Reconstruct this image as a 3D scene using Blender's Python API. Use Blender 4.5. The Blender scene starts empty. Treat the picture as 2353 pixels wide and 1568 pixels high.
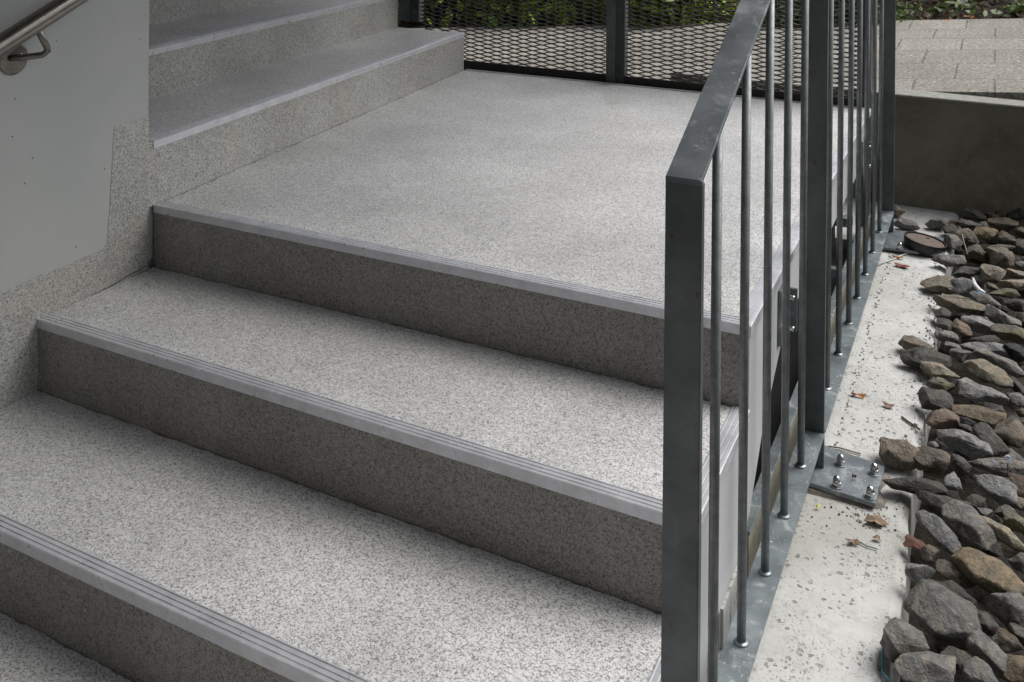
import bpy, bmesh, math, random
from mathutils import Vector, Matrix, noise
R = math.radians
S = bpy.context.scene
col = S.collection

# ------------------------------------------------------------------ camera
F, CYP, CXP = 2309.01, -274.648, 1176.5            # focal length and principal point (image 2353 wide)
YAW, PITCH, ROLL = 0.449673, -0.002285, 0.009129
CAM = Vector((0.4462, -2.05987, 0.91298))
cy_, sy_, cp_, sp_ = math.cos(YAW), math.sin(YAW), math.cos(PITCH), math.sin(PITCH)
fw = Vector((-sy_*cp_, cy_*cp_, sp_)); r0 = Vector((cy_, sy_, 0)); u0 = r0.cross(fw)
rt = r0*math.cos(ROLL)+u0*math.sin(ROLL); up = -r0*math.sin(ROLL)+u0*math.cos(ROLL)
cam = bpy.data.cameras.new('camera'); co = bpy.data.objects.new('camera', cam); col.objects.link(co)
m = Matrix((rt, up, -fw)).transposed().to_4x4(); m.translation = CAM; co.matrix_world = m
cam.sensor_width = 36; cam.lens = 36*F/2353; cam.shift_x = 0.0; cam.shift_y = (CYP-784)/2353
cam.clip_start = 0.05; cam.clip_end = 500
S.camera = co

# ------------------------------------------------------------------ sky, sun, exposure
EL, AZ = 54, 50      # sun elevation; azimuth measured from +y towards +x
w = bpy.data.worlds.new("World"); S.world = w; w.use_nodes = True
nt = w.node_tree; bg = nt.nodes['Background']
sky = nt.nodes.new('ShaderNodeTexSky'); sky.sky_type = 'NISHITA'; sky.sun_disc = False
sky.sun_elevation = R(EL); sky.sun_rotation = R(AZ); sky.air_density = 1.0; sky.dust_density = 4; sky.ozone_density = 1
hs = nt.nodes.new('ShaderNodeHueSaturation'); hs.inputs['Saturation'].default_value = 0.32
nt.links.new(sky.outputs[0], hs.inputs['Color']); nt.links.new(hs.outputs[0], bg.inputs[0]); bg.inputs[1].default_value = 0.095
sl = bpy.data.lights.new('sun', 'SUN'); so = bpy.data.objects.new('sun', sl); col.objects.link(so)
sl.energy = 2.6; sl.angle = R(42); sl.color = (1, .97, .93)
sd = Vector((math.sin(R(AZ))*math.cos(R(EL)), math.cos(R(AZ))*math.cos(R(EL)), math.sin(R(EL))))
so.rotation_euler = (-sd).to_track_quat('-Z', 'Y').to_euler(); so.location = (3, 3, 8)
S.view_settings.view_transform = 'Standard'; S.view_settings.look = 'None'; S.view_settings.gamma = 1
S.view_settings.exposure = 0.5

# ------------------------------------------------------------------ helpers
def tag(o, label=None, cat=None, group=None, kind=None):
    if label: o['label'] = label
    if cat: o['category'] = cat
    if group: o['group'] = group
    if kind: o['kind'] = kind
    return o
def empty(name, loc, label=None, cat=None, group=None, rz=0):
    o = bpy.data.objects.new(name, None); col.objects.link(o); o.location = loc; o.rotation_euler.z = rz
    o.empty_display_size = .05
    return tag(o, label, cat, group)
def mesh_ob(name, verts, faces, mat, parent=None, smooth=False, bevel=0, seg=1):
    me = bpy.data.meshes.new(name)
    if parent is not None:
        inv = pm(parent).inverted(); verts = [inv @ Vector(v) for v in verts]
    me.from_pydata([tuple(v) for v in verts], [], faces); me.update()
    bm = bmesh.new(); bm.from_mesh(me); bmesh.ops.recalc_face_normals(bm, faces=bm.faces)
    if bevel:
        ed = [e for e in bm.edges if len(e.link_faces) == 2 and e.calc_face_angle(0) > .5]
        bmesh.ops.bevel(bm, geom=ed, offset=bevel, segments=seg, affect='EDGES', clamp_overlap=True)
    bm.to_mesh(me); bm.free()
    if smooth:
        for p in me.polygons: p.use_smooth = True
    o = bpy.data.objects.new(name, me); col.objects.link(o)
    if isinstance(mat, (list, tuple)):
        for q in mat: me.materials.append(q)
    else: me.materials.append(mat)
    if parent is not None: o.parent = parent
    return o
def pm(o):
    m = Matrix.LocRotScale(o.location, o.rotation_euler, o.scale)
    return pm(o.parent) @ m if o.parent else m
class MB:
    def __init__(s): s.v = []; s.f = []
    def box(s, a, b):
        x0, y0, z0 = a; x1, y1, z1 = b; n = len(s.v)
        s.v += [(x0,y0,z0),(x1,y0,z0),(x1,y1,z0),(x0,y1,z0),(x0,y0,z1),(x1,y0,z1),(x1,y1,z1),(x0,y1,z1)]
        s.f += [tuple(n+i for i in q) for q in ((0,3,2,1),(4,5,6,7),(0,1,5,4),(1,2,6,5),(2,3,7,6),(3,0,4,7))]; return s
    def prism(s, A, B):      # two matching polygons
        n = len(s.v); k = len(A); s.v += list(A)+list(B)
        s.f += [tuple(n+i for i in range(k))[::-1], tuple(n+k+i for i in range(k))]
        s.f += [(n+i, n+(i+1) % k, n+k+(i+1) % k, n+k+i) for i in range(k)]; return s
    def tube(s, pts, r, seg=12, caps=True):
        pts = [Vector(p) for p in pts]; n = len(s.v); prev = None
        for i, p in enumerate(pts):
            t = (pts[min(i+1, len(pts)-1)]-pts[max(i-1, 0)]).normalized()
            a = Vector((0,0,1)) if abs(t.z) < .9 else Vector((1,0,0))
            if prev is not None: a = prev
            b = t.cross(a).normalized(); a = b.cross(t).normalized(); prev = a
            rr = r[i] if isinstance(r, (list, tuple)) else r
            for k in range(seg):
                th = 2*math.pi*k/seg; s.v.append(tuple(p+(a*math.cos(th)+b*math.sin(th))*rr))
        for i in range(len(pts)-1):
            for k in range(seg):
                q = n+i*seg; s.f.append((q+k, q+(k+1) % seg, q+seg+(k+1) % seg, q+seg+k))
        if caps:
            s.f.append(tuple(n+k for k in range(seg))[::-1]); q = n+(len(pts)-1)*seg; s.f.append(tuple(q+k for k in range(seg)))
        return s
    def lathe(s, c, prof, seg=16, ax=Vector((0,0,1))):
        c = Vector(c); ax = ax.normalized(); a = ax.orthogonal().normalized(); b = ax.cross(a); n = len(s.v)
        for r, h in prof:
            for k in range(seg):
                th = 2*math.pi*k/seg; s.v.append(tuple(c+ax*h+(a*math.cos(th)+b*math.sin(th))*r))
        for i in range(len(prof)-1):
            for k in range(seg):
                q = n+i*seg; s.f.append((q+k, q+(k+1) % seg, q+seg+(k+1) % seg, q+seg+k))
        s.f.append(tuple(n+k for k in range(seg))[::-1]); q = n+(len(prof)-1)*seg; s.f.append(tuple(q+k for k in range(seg)))
        return s
    def build(s, name, mat, parent=None, **k): return mesh_ob(name, s.v, s.f, mat, parent, **k)
def ray(x, y): return (fw + rt*((x-CXP)/F) - up*((y-CYP)/F))
def gp(x, y, z):            # point of the photograph on the horizontal plane z
    d = ray(x, y); return CAM + d*((z-CAM.z)/d.z)
def depth(P): return (Vector(P)-CAM).dot(fw)

# ------------------------------------------------------------------ materials
def newmat(name):
    m = bpy.data.materials.new(name); m.use_nodes = True
    return m, m.node_tree.nodes, m.node_tree.links, m.node_tree.nodes['Principled BSDF']
def N(nodes, t, **k):
    n = nodes.new(t)
    for a, v in k.items(): setattr(n, a, v)
    return n
def tex(nodes, links, kind='ShaderNodeTexNoise', scale=5, coord='Object', **inp):
    tc = nodes.get('TC') or nodes.new('ShaderNodeTexCoord'); tc.name = 'TC'
    t = nodes.new(kind); links.new(tc.outputs[coord], t.inputs['Vector']); t.inputs['Scale'].default_value = scale
    for a, v in inp.items(): t.inputs[a].default_value = v
    return t
def ramp(nodes, links, src, stops, interp='LINEAR'):
    r = nodes.new('ShaderNodeValToRGB'); links.new(src, r.inputs[0]); e = r.color_ramp.elements
    r.color_ramp.interpolation = interp
    while len(e) < len(stops): e.new(0.5)
    for i, (p, c) in enumerate(stops):
        e[i].position = p; e[i].color = (c, c, c, 1) if not isinstance(c, (tuple, list)) else (*c, 1)
    return r
def mix(nodes, links, fac, a, b, mode='MIX'):
    n = nodes.new('ShaderNodeMixRGB'); n.blend_type = mode
    for i, v in ((0, fac), (1, a), (2, b)):
        if hasattr(v, 'links'): links.new(v, n.inputs[i])
        elif isinstance(v, (int, float)): n.inputs[i].default_value = v if i == 0 else (v, v, v, 1)
        else: n.inputs[i].default_value = (*v, 1)
    return n.outputs[0]
def bump(nodes, links, p, h, strength=.3, dist=.01):
    b = nodes.new('ShaderNodeBump'); b.inputs['Strength'].default_value = strength; b.inputs['Distance'].default_value = dist
    links.new(h, b.inputs['Height']); links.new(b.outputs[0], p.inputs['Normal']); return b
def math_(nodes, links, op, a, b=None):
    n = nodes.new('ShaderNodeMath'); n.operation = op
    for i, v in ((0, a), (1, b)):
        if v is None: continue
        if hasattr(v, 'links'): links.new(v, n.inputs[i])
        else: n.inputs[i].default_value = v
    return n.outputs[0]

def terrazzo(name, base, dark, amount=.5, warm=None):
    m, n, l, p = newmat(name)
    a = tex(n, l, scale=205, Detail=1.0, Roughness=.45, Distortion=.5)
    b = tex(n, l, scale=135, Detail=1.5, Distortion=.3)
    d = math_(n, l, 'ABSOLUTE', math_(n, l, 'SUBTRACT', a.outputs[0], .5))
    worm = ramp(n, l, d, [(.028, 1), (.052, 0)]).outputs[0]
    gate = ramp(n, l, b.outputs[0], [(.46-amount*.12, 0), (.52-amount*.10, 1)]).outputs[0]
    mk = math_(n, l, 'MULTIPLY', worm, gate)
    spk = ramp(n, l, tex(n, l, scale=260, Detail=0).outputs[0], [(.64, 0), (.70, 1)]).outputs[0]
    mk = math_(n, l, 'MAXIMUM', mk, math_(n, l, 'MULTIPLY', spk, .7))
    big = ramp(n, l, tex(n, l, scale=2.2, Detail=6, Roughness=.7).outputs[0], [(.3, .78), (.7, 1.1)]).outputs[0]
    c = mix(n, l, ramp(n, l, tex(n, l, scale=60, Detail=2).outputs[0], [(.35, 0), (.65, 1)]).outputs[0], base, [x*1.12 for x in base])
    lite = ramp(n, l, tex(n, l, scale=230, Detail=0).outputs[0], [(.60, 0), (.68, 1)]).outputs[0]
    c = mix(n, l, math_(n, l, 'MULTIPLY', lite, .5), c, [min(.75, x*1.5) for x in base])
    c = mix(n, l, math_(n, l, 'MULTIPLY', mk, .9), c, dark)
    c = mix(n, l, 1.0, c, big, 'MULTIPLY')
    if warm:
        wm = ramp(n, l, tex(n, l, scale=3.5, Detail=4).outputs[0], [(.42, 0), (.62, .5)]).outputs[0]
        c = mix(n, l, wm, c, mix(n, l, 1.0, c, warm, 'MULTIPLY'))
    l.new(c, p.inputs['Base Color']); p.inputs['Roughness'].default_value = .48
    p.inputs['Specular IOR Level'].default_value = .5
    bump(n, l, p, tex(n, l, scale=260, Detail=2).outputs[0], .25, .0015)
    return m
M = {}
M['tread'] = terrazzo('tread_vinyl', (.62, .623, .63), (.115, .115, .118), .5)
M['riser'] = terrazzo('riser_vinyl', (.31, .30, .285), (.10, .097, .09), .5, warm=(.97, .93, .86))  # riser shade is put into this darker base colour
M['skirt'] = terrazzo('skirting_vinyl', (.43, .435, .42), (.10, .098, .092), .5, warm=(.97, .93, .86))

def metal(name, col0, col1, rough=(.35, .55), metallic=.8, sc=9, spots=None, rust=0, streak=False):
    m, n, l, p = newmat(name)
    t = tex(n, l, scale=sc, Detail=6, Roughness=.6)
    v = tex(n, l, 'ShaderNodeTexVoronoi', scale=sc*5)
    f = ramp(n, l, t.outputs[0], [(.35, 0), (.65, 1)]).outputs[0]
    f = mix(n, l, .36, f, v.outputs['Color'])
    bw = n.new('ShaderNodeRGBToBW'); l.new(f, bw.inputs[0])
    c = mix(n, l, bw.outputs[0], col0, col1)
    if spots:
        sp = ramp(n, l, tex(n, l, scale=150, Detail=1).outputs[0], [(.66, 0), (.72, 1)]).outputs[0]
        sp2 = ramp(n, l, tex(n, l, scale=14, Detail=3).outputs[0], [(.48, 0), (.62, 1)]).outputs[0]
        c = mix(n, l, math_(n, l, 'MULTIPLY', sp, sp2), c, spots)
        st = ramp(n, l, tex(n, l, scale=22, Detail=5, Distortion=1.2).outputs[0], [(.54, 0), (.68, .55)]).outputs[0]
        c = mix(n, l, st, c, spots)
    if rust:
        rr = ramp(n, l, tex(n, l, scale=16, Detail=5, Roughness=.7).outputs[0], [(.70-rust, 0), (.74-rust, 1)]).outputs[0]
        c = mix(n, l, rr, c, (.12, .035, .015))
        l.new(math_(n, l, 'MULTIPLY', math_(n, l, 'SUBTRACT', 1.0, rr), metallic), p.inputs['Metallic'])
    else: p.inputs['Metallic'].default_value = metallic
    l.new(c, p.inputs['Base Color'])
    r = ramp(n, l, tex(n, l, scale=sc*1.7, Detail=6).outputs[0], [(.3, rough[0]), (.7, rough[1])]); l.new(r.outputs[0], p.inputs['Roughness'])
    bump(n, l, p, tex(n, l, scale=120, Detail=3).outputs[0], .12, .001)
    return m
M['galv'] = metal('galvanised_steel', (.125, .145, .16), (.20, .225, .243), (.32, .52), .6, spots=(.40, .43, .44), rust=.0)
M['galv_post'] = metal('galvanised_steel_rusty', (.09, .101, .106), (.15, .166, .172), (.36, .56), .5, rust=.055)
M['galv_flat'] = metal('galvanised_steel_weathered', (.12, .143, .155), (.23, .265, .28), (.34, .58), .6, spots=(.46, .485, .485))
M['galv_bar'] = metal('galvanised_bar', (.15, .165, .168), (.26, .28, .285), (.42, .62), .6, sc=30)
M['alu'] = metal('aluminium', (.52, .53, .56), (.68, .69, .73), (.26, .40), .42, sc=20)
M['stainless'] = metal('stainless', (.17, .16, .145), (.26, .245, .225), (.26, .38), 1.0, sc=14)
M['chrome'] = metal('bolt_steel', (.45, .45, .46), (.6, .6, .6), (.15, .25), 1.0, sc=40)
M['dark_steel'] = metal('dark_steel', (.035, .037, .04), (.07, .075, .078), (.5, .7), .3, sc=20)
M['screen_post'] = metal('screen_post_steel', (.07, .08, .085), (.13, .145, .15), (.45, .6), .5, sc=16)
M['mesh'] = metal('mesh_steel', (.014, .013, .012), (.028, .026, .024), (.55, .75), .2, sc=30)

def plain(name, c0, c1, sc=6, rough=.8, bs=.2, bd=.003, bsc=60, spec=.3):
    m, n, l, p = newmat(name)
    f = ramp(n, l, tex(n, l, scale=sc, Detail=6, Roughness=.62).outputs[0], [(.32, 0), (.68, 1)]).outputs[0]
    l.new(mix(n, l, f, c0, c1), p.inputs['Base Color']); p.inputs['Roughness'].default_value = rough
    p.inputs['Specular IOR Level'].default_value = spec
    bump(n, l, p, tex(n, l, scale=bsc, Detail=4).outputs[0], bs, bd)
    return m
# painted wall: pale blue-grey, tiny dark chips
m, n, l, p = newmat('wall_paint')
c = mix(n, l, ramp(n, l, tex(n, l, scale=3, Detail=4).outputs[0], [(.3, 0), (.7, 1)]).outputs[0], (.375, .395, .39), (.425, .44, .43))
tcw = n.new('ShaderNodeTexCoord'); sx = n.new('ShaderNodeSeparateXYZ'); cx_ = n.new('ShaderNodeCombineXYZ'); l.new(tcw.outputs['Object'], sx.inputs[0])
l.new(sx.outputs[1], cx_.inputs[0]); l.new(sx.outputs[2], cx_.inputs[1])
v = n.new('ShaderNodeTexVoronoi'); v.voronoi_dimensions = '2D'; v.inputs['Scale'].default_value = 11; l.new(cx_.outputs[0], v.inputs['Vector'])
g = ramp(n, l, tex(n, l, scale=9, Detail=0).outputs[0], [(.52, 0), (.56, 1)]).outputs[0]
chip = math_(n, l, 'MULTIPLY', ramp(n, l, v.outputs['Distance'], [(.017, 1), (.03, 0)]).outputs[0], g)
l.new(mix(n, l, chip, c, (.04, .045, .045)), p.inputs['Base Color']); p.inputs['Roughness'].default_value = .55
bump(n, l, p, tex(n, l, scale=35, Detail=4).outputs[0], .12, .004); M['wall'] = m
M['stringer'] = plain('stringer_paint', (.36, .365, .375), (.42, .425, .435), 5, .7, .1, .002)
M['conc_core'] = plain('concrete_edge', (.10, .09, .08), (.22, .20, .18), 60, .9, .6, .004)
# pitted pale concrete
m, n, l, p = newmat('pitted_concrete')
c = mix(n, l, ramp(n, l, tex(n, l, scale=5, Detail=7, Roughness=.7).outputs[0], [(.3, 0), (.7, 1)]).outputs[0], (.34, .345, .335), (.50, .505, .50))
c = mix(n, l, ramp(n, l, tex(n, l, scale=2.1, Detail=4).outputs[0], [(.5, 0), (.66, .7)]).outputs[0], c, (.27, .27, .245))
def vor(sc, dist, seed):
    tcp = n.new('ShaderNodeTexCoord'); q = n.new('ShaderNodeTexNoise'); q.inputs['Scale'].default_value = sc*1.3; q.inputs['Detail'].default_value = 3; l.new(tcp.outputs['Object'], q.inputs['Vector'])
    vs = n.new('ShaderNodeVectorMath'); vs.operation = 'SCALE'; l.new(q.outputs['Color'], vs.inputs[0]); vs.inputs['Scale'].default_value = dist/sc
    ad = n.new('ShaderNodeVectorMath'); l.new(tcp.outputs['Object'], ad.inputs[0]); l.new(vs.outputs[0], ad.inputs[1])
    v_ = n.new('ShaderNodeTexVoronoi'); v_.voronoi_dimensions = '2D'; v_.inputs['Scale'].default_value = sc; l.new(ad.outputs[0], v_.inputs['Vector'])
    sz = n.new('ShaderNodeSeparateColor'); l.new(v_.outputs['Color'], sz.inputs[0])
    r_ = math_(n, l, 'MULTIPLY', math_(n, l, 'POWER', sz.outputs[0], 3.0), .30)
    return ramp(n, l, math_(n, l, 'SUBTRACT', v_.outputs['Distance'], r_), [(.0, 1), (.07, 0)]).outputs[0]
pa = math_(n, l, 'MULTIPLY', vor(58, .9, 1), ramp(n, l, tex(n, l, scale=12, Detail=4).outputs[0], [(.40, 0), (.55, 1)]).outputs[0])
pb = math_(n, l, 'MULTIPLY', vor(135, 1.0, 2), ramp(n, l, tex(n, l, scale=6, Detail=5).outputs[0], [(.42, 0), (.58, 1)]).outputs[0])
pit = math_(n, l, 'MAXIMUM', pa, math_(n, l, 'MULTIPLY', pb, .75))
st_ = ramp(n, l, tex(n, l, scale=28, Detail=6, Roughness=.7, Distortion=.5).outputs[0], [(.52, 0), (.70, .5)]).outputs[0]
c = mix(n, l, st_, c, (.24, .235, .21))
c = mix(n, l, math_(n, l, 'MULTIPLY', pit, .72), c, (.12, .115, .10))
l.new(c, p.inputs['Base Color']); p.inputs['Roughness'].default_value = .85
hh = math_(n, l, 'SUBTRACT', math_(n, l, 'MULTIPLY', tex(n, l, scale=90, Detail=5).outputs[0], .35), pit)
bump(n, l, p, hh, .8, .004); M['pad'] = m
M['retwall'] = plain('weathered_concrete', (.12, .115, .085), (.22, .21, .165), 3.5, .9, .5, .008, 30)
m_ = M['retwall']; n_, l_ = m_.node_tree.nodes, m_.node_tree.links; p_ = n_['Principled BSDF']; src = p_.inputs['Base Color'].links[0].from_socket
w_ = tex(n_, l_, scale=5, Detail=6, Roughness=.7, Distortion=1.5)
cr = ramp(n_, l_, math_(n_, l_, 'ABSOLUTE', math_(n_, l_, 'SUBTRACT', w_.outputs[0], .5)), [(.003, .6), (.010, 0)]).outputs[0]
cr = math_(n_, l_, 'MULTIPLY', cr, ramp(n_, l_, tex(n_, l_, scale=2.3, Detail=2).outputs[0], [(.52, 0), (.58, 1)]).outputs[0])
c_ = mix(n_, l_, cr, src, (.03, .028, .02))
c_ = mix(n_, l_, ramp(n_, l_, tex(n_, l_, scale=7, Detail=8, Roughness=.75, Distortion=2).outputs[0], [(.5, 0), (.68, .6)]).outputs[0], c_, (.24, .23, .19))
l_.new(c_, p_.inputs['Base Color'])
M['coping'] = plain('wall_top_concrete', (.18, .18, .165), (.28, .28, .26), 25, .9, .5, .004, 70)
# pavers
m, n, l, p = newmat('concrete_pavers')
tc = n.new('ShaderNodeTexCoord'); mp = n.new('ShaderNodeMapping'); l.new(tc.outputs['Object'], mp.inputs['Vector'])
mp.inputs['Location'].default_value = (-.107, -3.222, 0)
nz = n.new('ShaderNodeTexNoise'); nz.inputs['Scale'].default_value = 6; l.new(tc.outputs['Object'], nz.inputs['Vector'])
vm = n.new('ShaderNodeVectorMath'); vm.operation = 'SCALE'; l.new(nz.outputs['Color'], vm.inputs[0]); vm.inputs['Scale'].default_value = .018
va = n.new('ShaderNodeVectorMath'); l.new(mp.outputs[0], va.inputs[0]); l.new(vm.outputs[0], va.inputs[1])
br = n.new('ShaderNodeTexBrick'); l.new(va.outputs[0], br.inputs['Vector']); br.offset = .5; br.squash = 1
for k, v in (('Scale', 1), ('Brick Width', .345), ('Row Height', .462), ('Mortar Size', .0055), ('Mortar Smooth', .3), ('Bias', 0)): br.inputs[k].default_value = v
br.inputs['Color1'].default_value = (.19, .18, .157, 1); br.inputs['Color2'].default_value = (.245, .232, .205, 1); br.inputs['Mortar'].default_value = (.105, .097, .082, 1)
sp = ramp(n, l, tex(n, l, scale=75, Detail=3).outputs[0], [(.38, .66), (.62, 1.36)]).outputs[0]
c = mix(n, l, 1.0, br.outputs[0], sp, 'MULTIPLY')
c = mix(n, l, ramp(n, l, tex(n, l, scale=60, Detail=1).outputs[0], [(.64, 0), (.70, .75)]).outputs[0], c, (.5, .48, .43))
c = mix(n, l, 1.0, c, ramp(n, l, tex(n, l, scale=1.6, Detail=5).outputs[0], [(.3, .82), (.7, 1.1)]).outputs[0], 'MULTIPLY')
l.new(c, p.inputs['Base Color']); p.inputs['Roughness'].default_value = .9
bump(n, l, p, math_(n, l, 'SUBTRACT', math_(n, l, 'MULTIPLY', sp, .25), br.outputs['Fac']), .6, .008); M['paver'] = m
M['soil'] = plain('dark_soil', (.010, .008, .006), (.034, .027, .019), 25, .95, .9, .02, 45)  # soil, darkened so the gaps between stones look shaded
M['earth'] = plain('earth', (.05, .045, .03), (.09, .08, .055), 3, .95, .5, .02, 20)
M['gap_shade'] = plain('painted_shade_black', (.006, .006, .006), (.012, .012, .012), 5, .95)  # black colour standing in for the shade of the gap
M['building'] = plain('render_wall', (.16, .16, .15), (.20, .20, .19), 2, .9, .1, .003)
M['soffit'] = plain('shade_slab_concrete', (.28, .28, .275), (.34, .34, .335), 2, .9, .1, .003)  # pale enough to bounce light under the added overhead slabs

def leafmat(name, cols, rough=.5):
    m, n, l, p = newmat(name)
    oi = n.new('ShaderNodeNewGeometry')
    r = ramp(n, l, oi.outputs['Random Per Island'], [(i/(len(cols)-1) if len(cols) > 1 else 0, c) for i, c in enumerate(cols)])
    l.new(r.outputs[0], p.inputs['Base Color']); p.inputs['Roughness'].default_value = rough
    tr = n.new('ShaderNodeBsdfTranslucent'); l.new(r.outputs[0], tr.inputs[0]); ms = n.new('ShaderNodeMixShader'); ms.inputs[0].default_value = .3
    out = n['Material Output'] if 'Material Output' in n else [q for q in n if q.type == 'OUTPUT_MATERIAL'][0]
    l.new(p.outputs[0], ms.inputs[1]); l.new(tr.outputs[0], ms.inputs[2]); l.new(ms.outputs[0], out.inputs[0])
    return m
M['leaf'] = leafmat('hedge_leaves', [(.04, .07, .015), (.11, .19, .025), (.24, .34, .035), (.45, .48, .05)])
M['leaf2'] = leafmat('fine_leaves', [(.03, .05, .015), (.075, .12, .03), (.14, .20, .06)])
M['litter'] = leafmat('leaf_litter', [(.03, .018, .01), (.07, .04, .02), (.12, .075, .035), (.045, .03, .02)], .8)
M['bark'] = plain('bark', (.04, .03, .02), (.08, .06, .04), 20, .9, .6, .01, 30)

def stonemat(name, a, b, vein=None, moss=None, rough=.62):
    m, n, l, p = newmat(name)
    tc = n.new('ShaderNodeTexCoord'); tc.name = 'TC'
    oi = n.new('ShaderNodeObjectInfo')
    f = ramp(n, l, tex(n, l, scale=14, Detail=8, Roughness=.72, Distortion=.8).outputs[0], [(.38, 0), (.62, 1)]).outputs[0]
    a = [x*.8 for x in a]; b = [x*1.18 for x in b]
    c = mix(n, l, f, a, b)
    pt_ = ramp(n, l, tex(n, l, scale=11, Detail=5, Roughness=.65, Distortion=1.6).outputs[0], [(.50, 0), (.56, .75)]).outputs[0]
    c = mix(n, l, pt_, c, [b[0]*1.0, b[1]*.92, b[2]*.80])
    pk_ = ramp(n, l, tex(n, l, scale=20, Detail=7, Roughness=.7, Distortion=1.2).outputs[0], [(.56, 0), (.60, .7)]).outputs[0]
    c = mix(n, l, pk_, c, [x*.5 for x in a])
    bv = ramp(n, l, oi.outputs['Random'], [(0, .58), (1, 1.05)]).outputs[0]
    c = mix(n, l, 1.0, c, bv, 'MULTIPLY')
    if vein:
        vv = ramp(n, l, tex(n, l, scale=26, Detail=5, Distortion=2.2).outputs[0], [(.60, 0), (.70, .8)]).outputs[0]
        c = mix(n, l, vv, c, vein)
    if moss:
        mm = ramp(n, l, tex(n, l, scale=18, Detail=4).outputs[0], [(.5, 0), (.62, .85)]).outputs[0]
        c = mix(n, l, mm, c, moss)
    c = mix(n, l, ramp(n, l, tex(n, l, scale=160, Detail=3).outputs[0], [(.3, .35), (.5, 0)]).outputs[0], c, [x*.45 for x in a])
    l.new(c, p.inputs['Base Color'])
    r = ramp(n, l, tex(n, l, scale=30, Detail=4).outputs[0], [(.35, rough-.24), (.65, rough+.10)]); l.new(r.outputs[0], p.inputs['Roughness'])
    p.inputs['Specular IOR Level'].default_value = .4
    h = math_(n, l, 'ADD', tex(n, l, scale=38, Detail=8, Roughness=.7).outputs[0], math_(n, l, 'MULTIPLY', tex(n, l, scale=190, Detail=3).outputs[0], .25))
    h = math_(n, l, 'ADD', h, math_(n, l, 'MULTIPLY', tex(n, l, scale=90, Detail=6, Roughness=.8).outputs[0], .5))
    bump(n, l, p, h, 1.0, .009)
    return m
SM = {
 'g': stonemat('stone_grey', (.10, .098, .092), (.19, .188, .18), vein=(.26, .255, .24)),
 'p': stonemat('stone_pale_grey', (.17, .172, .175), (.27, .275, .285), vein=(.36, .36, .36)),
 'd': stonemat('stone_dark', (.045, .044, .040), (.085, .082, .075)),
 'b': stonemat('stone_brown', (.095, .080, .062), (.17, .145, .115), vein=(.24, .21, .17)),
 't': stonemat('stone_tan', (.17, .15, .115), (.28, .25, .195), vein=(.33, .30, .25)),
 'o': stonemat('stone_ochre', (.125, .10, .065), (.225, .18, .12), vein=(.30, .26, .2)),
 'r': stonemat('stone_reddish', (.115, .08, .06), (.19, .14, .11), vein=(.25, .19, .15)),
 'm': stonemat('stone_mossy', (.085, .08, .062), (.15, .14, .108), moss=(.135, .13, .06)),
 'w': stonemat('stone_white', (.33, .34, .36), (.46, .47, .5)),
 'k': stonemat('stone_black', (.02, .021, .024), (.035, .036, .04), rough=.4)}
def flat(name, c, rough=.6, metallic=0):
    m, n, l, p = newmat(name); 
    f = ramp(n, l, tex(n, l, scale=60, Detail=4).outputs[0], [(.3, .7), (.7, 1.2)]).outputs[0]
    l.new(mix(n, l, 1.0, c, f, 'MULTIPLY'), p.inputs['Base Color']); p.inputs['Roughness'].default_value = rough; p.inputs['Metallic'].default_value = metallic
    return m

# ------------------------------------------------------------------ setting: ground, path, pad, gravel bed
ZG = -.535
W = 1.643
def sheet(name, x0, x1, y0, y1, zf, nx, ny, mat):
    v = []; f = []
    for j in range(ny+1):
        for i in range(nx+1):
            x = x0+(x1-x0)*i/nx; y = y0+(y1-y0)*j/ny; v.append((x, y, zf(x, y)))
    for j in range(ny):
        for i in range(nx): a = j*(nx+1)+i; f.append((a, a+1, a+nx+2, a+nx+1))
    return mesh_ob(name, v, f, mat)
def zsoil(x, y):
    b = -1.05
    if y > 5.5: b = -.13+.087*max(-7, min(x, 5))+min((y-5.5)*.28, 3.5)+.05*noise.noise(Vector((x*1.7, y*1.7, 0)))
    return b
o = sheet('ground', -60, 60, -40, 5.45, lambda x, y: -1.1, 4, 4, M['earth']); tag(o, kind='structure')
o = sheet('planted_bank', -9, 6, 5.4, 12, lambda x, y: (-.13+.087*x-.02+(y-5.55)*.22+.035*noise.noise(Vector((x*2.7, y*2.7, 0)))), 90, 40, M['soil']); tag(o, kind='structure')
o = sheet('hillside', -60, 60, 11.9, 70, lambda x, y: .8+(y-12)*.05, 4, 4, M['earth']); tag(o, kind='structure')
zp = lambda x: -.056+.087*x
mb = MB(); mb.prism([(-9, 2.885, zp(-9)), (6, 2.885, zp(6)), (6, 5.55, zp(6)), (-9, 5.55, zp(-9))], [(-9, 2.885, -1.09), (6, 2.885, -1.09), (6, 5.55, -1.09), (-9, 5.55, -1.09)])
o = mb.build('paved_path', M['paver']); tag(o, kind='structure')
mb = MB(); mb.prism([(-9, 2.34, zp(-9)), (-1.0, 2.34, zp(-1.0)), (-1.0, 2.884, zp(-1.0)), (-9, 2.884, zp(-9))], [(-9, 2.34, -1.09), (-1.0, 2.34, -1.09), (-1.0, 2.884, -1.09), (-9, 2.884, -1.09)])
o = mb.build('paved_path', M['paver']); tag(o, kind='structure')
# retaining wall
rw = empty('retaining_wall', (.5, 2.8, -.6), 'dark weathered concrete retaining wall with pale top edge below the paved path', 'wall')
MB().box((-.995, 2.752, -1.09), (6, 2.884, -.054)).build('wall_face', M['retwall'], rw)
MB().box((-.995, 2.750, -.0535), (6, 2.8845, -.040)).build('wall_top', M['coping'], rw, bevel=.003)
mk = flat('hairline_crack', (.03, .028, .02), .95)
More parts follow.
